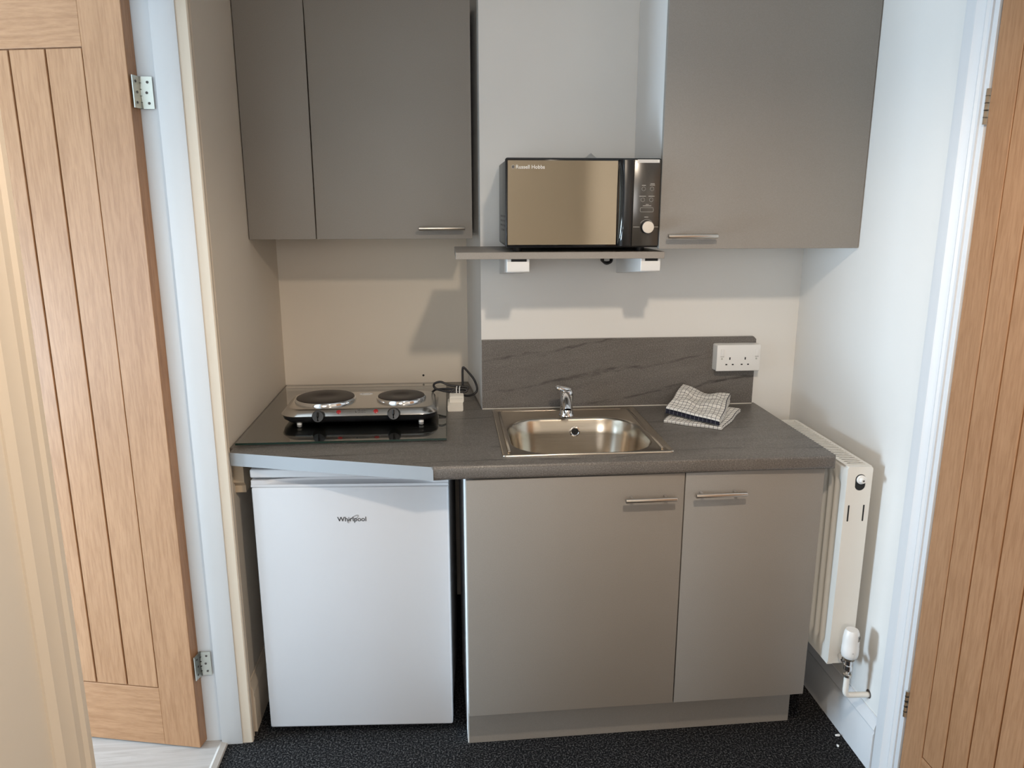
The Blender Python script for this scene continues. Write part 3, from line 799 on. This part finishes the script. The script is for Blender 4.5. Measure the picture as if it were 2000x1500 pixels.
# ------------------------------------------------------------------ glass worktop protector
gp = thing('glass_board', (-.345, .58, .9083), 'clear glass worktop protector under the hot plate', 'glass board')
bm = new(); box(bm, -.646, -.049, .222, .945, .9125, .9180, .0006, 1); obj('pane', bm, M['glass'], gp)
bm = new(); box(bm, -.646, -.049, .2205, .2218, .9126, .9179); box(bm, -.0488, -.0475, .2205, .945, .9126, .9179); tag(obj('cut_edge', bm, M['green_edge'], gp), 'dark green cut edge')
for x, y in ((-.600, .262), (-.092, .262), (-.600, .905), (-.092, .905)):
    bm = new(); lathe(bm, (x, y, .9083), (0, 0, 1), [(0, 0), (.006, 0), (.005, .0041), (0, .0042)], 14); obj('foot', bm, M['print_brown'], gp)

# ------------------------------------------------------------------ double hot plate
hp = thing('hot_plate', (-.315, .50, .918), 'double electric hot plate with chrome casing', 'hot plate')
HX0, HX1, HY0, HY1 = -.556, -.076, .378, .632
def hr(i, z, r, fwd=0.0): return [(a_, b_, z) for a_, b_ in rrect(HX0+i, HX1-i, HY0+i-fwd, HY1-i, r, 8)]
bm = new(); loft(bm, [hr(.034, .9235, .038), hr(.016, .9250, .046), hr(.005, .9340, .051), hr(.001, .9470, .054)], True, True); obj('base', bm, M['black'], hp, 50)
bm = new(); loft(bm, [hr(.000, .9465, .054), hr(-.0015, .9490, .055), hr(.000, .9520, .054), hr(.012, .9640, .046), hr(.017, .9665, .042), hr(.022, .9672, .038)], True, True)
cs = obj('casing', bm, M['chrome_soft'] if 'chrome_soft' in M else mat('polished_steel_casing', (.62, .60, .57), .2, 1.0), hp, 50)
for cx, cy, r_ in ((-.434, .512, .0945), (-.193, .512, .0780)):
    bm = new(); lathe(bm, (cx, cy, .9668), (0, 0, 1), [(r_+.002, 0), (r_+.0015, .004), (r_+.0005, .0085), (r_-.002, .0105), (r_-.004, .010)], 48)
    rim = obj('plate_rim', bm, M['chrome'], hp, 50)
    bm = new(); lathe(bm, (cx, cy, .9668), (0, 0, 1), [(r_-.0035, .002), (r_-.0035, .0112), (r_-.006, .0122), (r_*.34, .0122), (r_*.30, .0108), (0, .0108)], 48)
    obj('heating_plate', bm, M['iron'], rim, 50)
kn = Vector((0, -1, .28)).normalized()
for cx, cz in ((-.4365, .9470), (-.2090, .9500)):
    c0 = Vector((cx, HY0+.004, cz))
    bm = new(); lathe(bm, c0, kn, [(.0205, 0), (.0205, .006), (.0190, .010), (.0175, .018), (.0165, .0195), (0, .0200)], 28); k_ = obj('knob', bm, M['black'], hp, 40)
    u, v = frame_of(kn); bm = new()
    tube(bm, [c0 + kn*.0205 - v*.013, c0 + kn*.0225, c0 + kn*.0205 + v*.013], [.003, .0035, .003], 8); obj('knob_grip', bm, M['black_gloss'], k_)
ins = Vector((0, -1, .95)).normalized()
for cx in (-.3765, -.2640):
    bm = new(); lathe(bm, (cx, HY0+.0075, .9590), ins, [(.0072, -.001), (.0072, .0016), (.0050, .0026), (0, .0030)], 18); obj('indicator_lamp', bm, M['red'], hp)
me = text_mesh('Russell', .026, (0, 0, 0), bold=.01); me2 = text_mesh('Hobbs', .022, (0, 0, 0), bold=.01)
tilt = Matrix.Rotation(-math.radians(43), 4, 'X')
for q, zz in ((me, .9605), (me2, .9548)):
    q.transform(tilt); q.transform(Matrix.Translation((-.3170, HY0+.0055+(zz-.957)*.95, zz)))
    tag(obj('logo', q, M['print_brown'], hp), 'dark maker lettering')
bm = new(); tube(bm, [(-.3245, HY0+.0062, .9580), (-.3245, HY0+.0102, .9622)], .0026, 10); obj('logo_badge', bm, M['print_brown'], hp)
bm = new(); rr = [(-.313 + .022*math.cos(i*PI/16), .580 + .013*math.sin(i*PI/16)) for i in range(32)]; prism(bm, rr, .9671, .9676); st = obj('sticker', bm, M['paper'], hp)
bm = new(); tube(bm, [(-.313 + .013*math.cos(i*PI/8), .580 + .007*math.sin(i*PI/8), .9678) for i in range(17)], .0009, 6); obj('sticker_print', bm, M['print_grey'], st)
for x in (-.500, -.127):
    for y in (.402, .600):
        bm = new(); lathe(bm, (x, y, .9181), (0, 0, 1), [(0, 0), (.0080, 0), (.0080, .005), (.007, .0075), (0, .0076)], 16); obj('foot', bm, M['plastic'], hp)
# cord: out of the back right corner, folded loops tied over the plug, then up and back down to the plug
def smooth_path(pts, n=8):
    P_ = [Vector(p) for p in pts]; out = []
    for i in range(len(P_)-1):
        a_, b_, c_, d_ = P_[max(i-1, 0)], P_[i], P_[i+1], P_[min(i+2, len(P_)-1)]
        for k in range(n):
            t = k/n
            out.append(.5*((2*b_) + (c_-a_)*t + (2*a_-5*b_+4*c_-d_)*t*t + (3*b_-a_-3*c_+d_)*t**3))
    out.append(P_[-1]); return out
cord = [(-.100, .622, .952), (-.085, .640, .962), (-.045, .626, .968), (.000, .612, .966), (.024, .612, .970), (.022, .615, .977), (-.005, .612, .9795), (-.040, .612, .985), (-.066, .616, .995), (-.086, .622, .989),
        (-.090, .625, .978), (-.078, .622, .968), (-.040, .606, .9625), (.002, .600, .960), (.022, .602, .966), (.010, .606, .973), (-.020, .606, .971), (-.030, .602, .962), (.000, .604, .952),
        (.028, .620, .944), (.050, .630, .950), (.057, .632, .966), (.048, .634, .995), (.030, .636, 1.020), (.0125, .637, 1.039), (.0085, .638, 1.030), (.0080, .638, .995), (.0075, .636, .966)]
bm = new(); tube(bm, smooth_path(cord, 6), .0038, 10); tag(obj('power_cord', bm, M['rubber'], hp, 180), 'black looped power cord')
for x in (-.012, -.002):
    bm = new(); tube(bm, [(x + .002*math.cos(i*PI/8), .606 + .013*math.cos(i*PI/8), .9685 + .0125*math.sin(i*PI/8)) for i in range(17)], .0016, 6); obj('cable_tie', bm, M['paper'], hp)
# plug lying in front of a plug adaptor
bm = new(); loft(bm, [[(a_, .549, b_) for a_, b_ in rrect(-.0445, .0070, .9085, .9300, .004, 4)], [(a_, .558, b_) for a_, b_ in rrect(-.0450, .0075, .9085, .9350, .004, 4)], [(a_, .612, b_) for a_, b_ in rrect(-.0440, .0070, .9085, .9370, .004, 4)]], True, True)
pl = obj('plug', bm, M['cream_plastic'], hp, 40); tag(pl, 'cream plug on worktop')
bm = new(); loft(bm, [[(a_, .566, b_) for a_, b_ in rrect(-.0375, .0095, .9345, .9555, .004, 4)], [(a_, .572, b_) for a_, b_ in rrect(-.0380, .0100, .9345, .9590, .004, 4)], [(a_, .640, b_) for a_, b_ in rrect(-.0370, .0095, .9345, .9600, .004, 4)]], True, True)
obj('plug_top', bm, M['cream_plastic'], pl, 40)
bm = new(); box(bm, -.034, .006, .5655, .5668, .9475, .9482); obj('plug_seam', bm, M['print_grey'], pl)

# ------------------------------------------------------------------ radiator on the right wall
rd = thing('radiator', (1.085, .22, .27), 'cream panel radiator on the right wall beside the worktop', 'radiator')
RX0, RX1, RY0, RY1, RZ0, RZ1 = 1.046, 1.116, -.012, .460, .272, .878
# fluted front panel (looks to -x)
bm = new(); ny = 120; secs = []
pit = .0335
for j in range(ny+1):
    y = RY0 + .004 + (RY1-RY0-.008)*j/ny
    t = ((y-RY0-.028) % pit)/pit
    inb = RY0+.028 < y < RY1-.028
    s = .5-.5*math.cos(2*PI*t) if inb else 0
    col = []
    for z, k in ((RZ0, 0), (RZ0+.012, 0), (RZ0+.045, 0), (RZ0+.060, 1), (RZ1-.060, 1), (RZ1-.045, 0), (RZ1-.012, 0), (RZ1-.004, -.6), (RZ1-.001, -1.6)):
        x = RX0 + .0085*s*max(k, 0) - .0025*k*(k < 0)
        col.append((x, y, z))
    col += [(RX0+.016, y, RZ1-.001), (RX0+.016, y, RZ0)]
    secs.append(col)
loft(bm, secs, True, True); obj('front_panel', bm, M['rad'], rd, 50)
bm = new(); box(bm, RX1-.014, RX1-.001, RY0+.004, RY1-.004, RZ0, RZ1-.002, .003, 2); obj('rear_panel', bm, M['rad'], rd)
# end cover with plug hole and two slots
def end_cover(bm, y0, y1):
    pts = rrect(RX0-.001, RX1+.001, RZ0+.005, RZ1+.001, .007, 4)
    prism(bm, pts, y0, y1, 'y'); return bm
ec = obj('end_cover', end_cover(new(), RY0-.001, RY0+.006), M['rad'], rd)
bm = new(); prism(bm, [(1.0835 + .0145*math.cos(i*PI/10), (.8435 if math.sin(i*PI/10) > 0 else .8255) + .0145*math.sin(i*PI/10)) for i in range(20)], RY0-.0016, RY0-.0008, 'y'); obj('plug_hole', bm, M['dark'], ec)
bm = new(); lathe(bm, (1.0845, RY0+.002, .8430), (0, -1, 0), [(.0128, 0), (.0128, .007), (.0108, .009), (.0085, .009), (.0080, .016), (.0065, .018), (0, .018)], 24); bp = obj('bleed_plug', bm, M['plastic'], ec)
bm = new(); lathe(bm, (1.0845, RY0-.0162, .8430), (0, -1, 0), [(.0028, 0), (0, .0004)], 10); obj('bleed_key', bm, M['print_brown'], bp)
for x in (1.0580, 1.1015):
    bm = new(); prism(bm, [(x + .0022*math.cos(i*PI/6), (.766 if math.sin(i*PI/6) > 0 else .722) + .0022*math.sin(i*PI/6)) for i in range(12)], RY0-.0016, RY0-.0008, 'y'); obj('slot', bm, M['dark'], ec)
obj('end_cover', end_cover(new(), RY1-.006, RY1), M['rad'], rd)
# top grille: two rails with cross bars
bm = new(); box(bm, RX0+.001, RX0+.010, RY0+.006, RY1-.006, RZ1-.003, RZ1+.001); box(bm, RX1-.010, RX1, RY0+.006, RY1-.006, RZ1-.003, RZ1+.001); box(bm, RX0+.010, RX1-.010, RY0+.006, RY0+.020, RZ1-.003, RZ1+.001)
gr = obj('top_grille', bm, M['rad'], rd)
me = mesh_from(box(new(), RX0+.0098-1.085, RX1-.0098-1.085, -.0036, .0036, -.0005, .001), 'grille_bar'); me.materials.append(M['rad'])
for k in range(29):
    b = bpy.data.objects.new('grille_bar', me); C.objects.link(b); b.parent = gr; b.location = (0, RY0+.0275+k*.0150-.22, RZ1-.27)
bm = new(); box(bm, RX0+.020, RX1-.018, RY0+.02, RY1-.02, RZ0+.02, RZ1-.018); obj('convector_fins', bm, M['print_brown'], rd)
# thermostatic valve and pipes
vx, vy = 1.0815, -.058
vb = obj('valve_body', tube(new(), [(vx, vy, .268), (vx, vy, .284), (vx, vy, .286), (vx, vy, .300), (vx, vy, .302), (vx, vy, .318)], [.0085, .0085, .0120, .0120, .0095, .0095], 16), M['chrome'], rd)
bm = new(); tube(bm, [(vx, vy, .3040), (vx, vy+.020, .3040), (vx, vy+.021, .3040), (vx, vy+.034, .3040), (vx, vy+.035, .304), (vx, RY0+.004, .304)], [.008, .008, .0125, .0125, .009, .009], 8); obj('union_nut', bm, M['chrome'], vb)
bm = new(); tube(bm, [(vx, vy, .318), (vx, vy, .324)], .0150, 20); obj('collar', bm, M['steel_bar'], vb)
bm = new(); lathe(bm, (vx, vy, .324), (0, 0, 1), [(.0150, 0), (.0215, .006), (.0235, .016), (.0235, .034), (.0228, .036), (.0225, .060), (.0200, .080), (.0165, .088), (0, .089)], 28); hd = obj('thermostat_head', bm, M['plastic'], rd, 40)
for k in range(4):
    a_ = -1.15 + k*.16; c_ = Vector((vx + .0222*math.cos(a_), vy + .0222*math.sin(a_), .384))
    bm = new(); tube(bm, [c_, c_ + Vector((0, 0, .016))], .0013, 6); obj('head_slot', bm, M['print_grey'], hd)
bm = new(); tube(bm, [(vx - .004, vy-.0225, .350), (vx - .004, vy-.0240, .350)], .0017, 8); obj('head_mark', bm, M['print_grey'], hd)
bm = new(); tube(bm, smooth_path([(vx, vy, .272), (vx, vy, .240), (vx, vy, .216), (vx+.004, vy, .2055), (vx+.014, vy, .2020), (vx+.04, vy-.001, .2020), (XR, vy-.003, .2020)], 5), .0082, 14); obj('pipe', bm, M['rad'], rd, 180)
bm = new(); lathe(bm, (vx, vy, .262), (0, 0, 1), [(.0085, 0), (.0115, .002), (.0115, .009), (.0085, .011)], 12); obj('compression_ring', bm, M['steel_bar'], vb)
bm = new(); lathe(bm, (XR-.0004, vy-.003, .2045), (-1, 0, 0), [(.0130, 0), (0, .0003)], 18); obj('pipe_hole', bm, M['print_brown'], rd)

# ------------------------------------------------------------------ small marks and crumbs
def blob(name, c, r, m, label, cat, sq=(1, 1, 1), seed=1, group=None):
    random.seed(seed); bm = new(); bmesh.ops.create_icosphere(bm, subdivisions=2, radius=1)
    for v in bm.verts:
        k = random.uniform(.75, 1.2); v.co = Vector((v.co.x*r*sq[0]*k, v.co.y*r*sq[1]*k, v.co.z*r*sq[2]*k)) + Vector(c)
    o = single(name, bm, m, (c[0], c[1], c[2]-r*sq[2]), 180); tag(o, label, cat, group); return o
blob('plaster_crumb', (1.121, .022, .004), .004, M['paper'], 'larger white crumb on carpet against the right skirting', 'crumb', (2.2, 1, .9), 2, 'crumbs on the carpet')
blob('plaster_crumb', (1.099, -.022, .004), .0035, M['paper'], 'smaller white crumb on carpet further out from the right skirting', 'crumb', (1.0, 1.6, .9), 4, 'crumbs on the carpet')
bm = new(); lathe(bm, (-.137, YN-.0002, .9365), (0, -1, 0), [(.0042, 0), (.0036, .0004), (0, .0005)], 14); tag(obj('drill_hole', bm, M['dark'], WN), 'small dark drill hole')

# ------------------------------------------------------------------ ceiling lamp (out of frame; the warm light of the room)
cl = thing('ceiling_lamp', (LAMP[0], LAMP[1], ZC), 'round white ceiling spotlight fitting above the camera', 'lamp')
bm = new(); lathe(bm, (LAMP[0], LAMP[1], ZC-.0005), (0, 0, -1), [(0, 0), (.06, 0), (.06, .012), (.050, .020), (.046, .020), (.044, .006), (0, .006)], 32); obj('housing', bm, M['plastic'], cl)
lm = mat('lamp_diffuser', (1, 1, 1), .5); nb = lm.node_tree.nodes['Principled BSDF']; nb.inputs['Emission Color'].default_value = (*WARM, 1); nb.inputs['Emission Strength'].default_value = 12
bm = new(); lathe(bm, (LAMP[0], LAMP[1], ZC-.010), (0, 0, -1), [(.043, 0), (0, .001)], 32); obj('diffuser', bm, lm, cl)
light('ceiling_lamp_light', 'SPOT', LAMP, 62.0, WARM, spot_size=math.radians(158), spot_blend=.42, shadow_soft_size=.04)
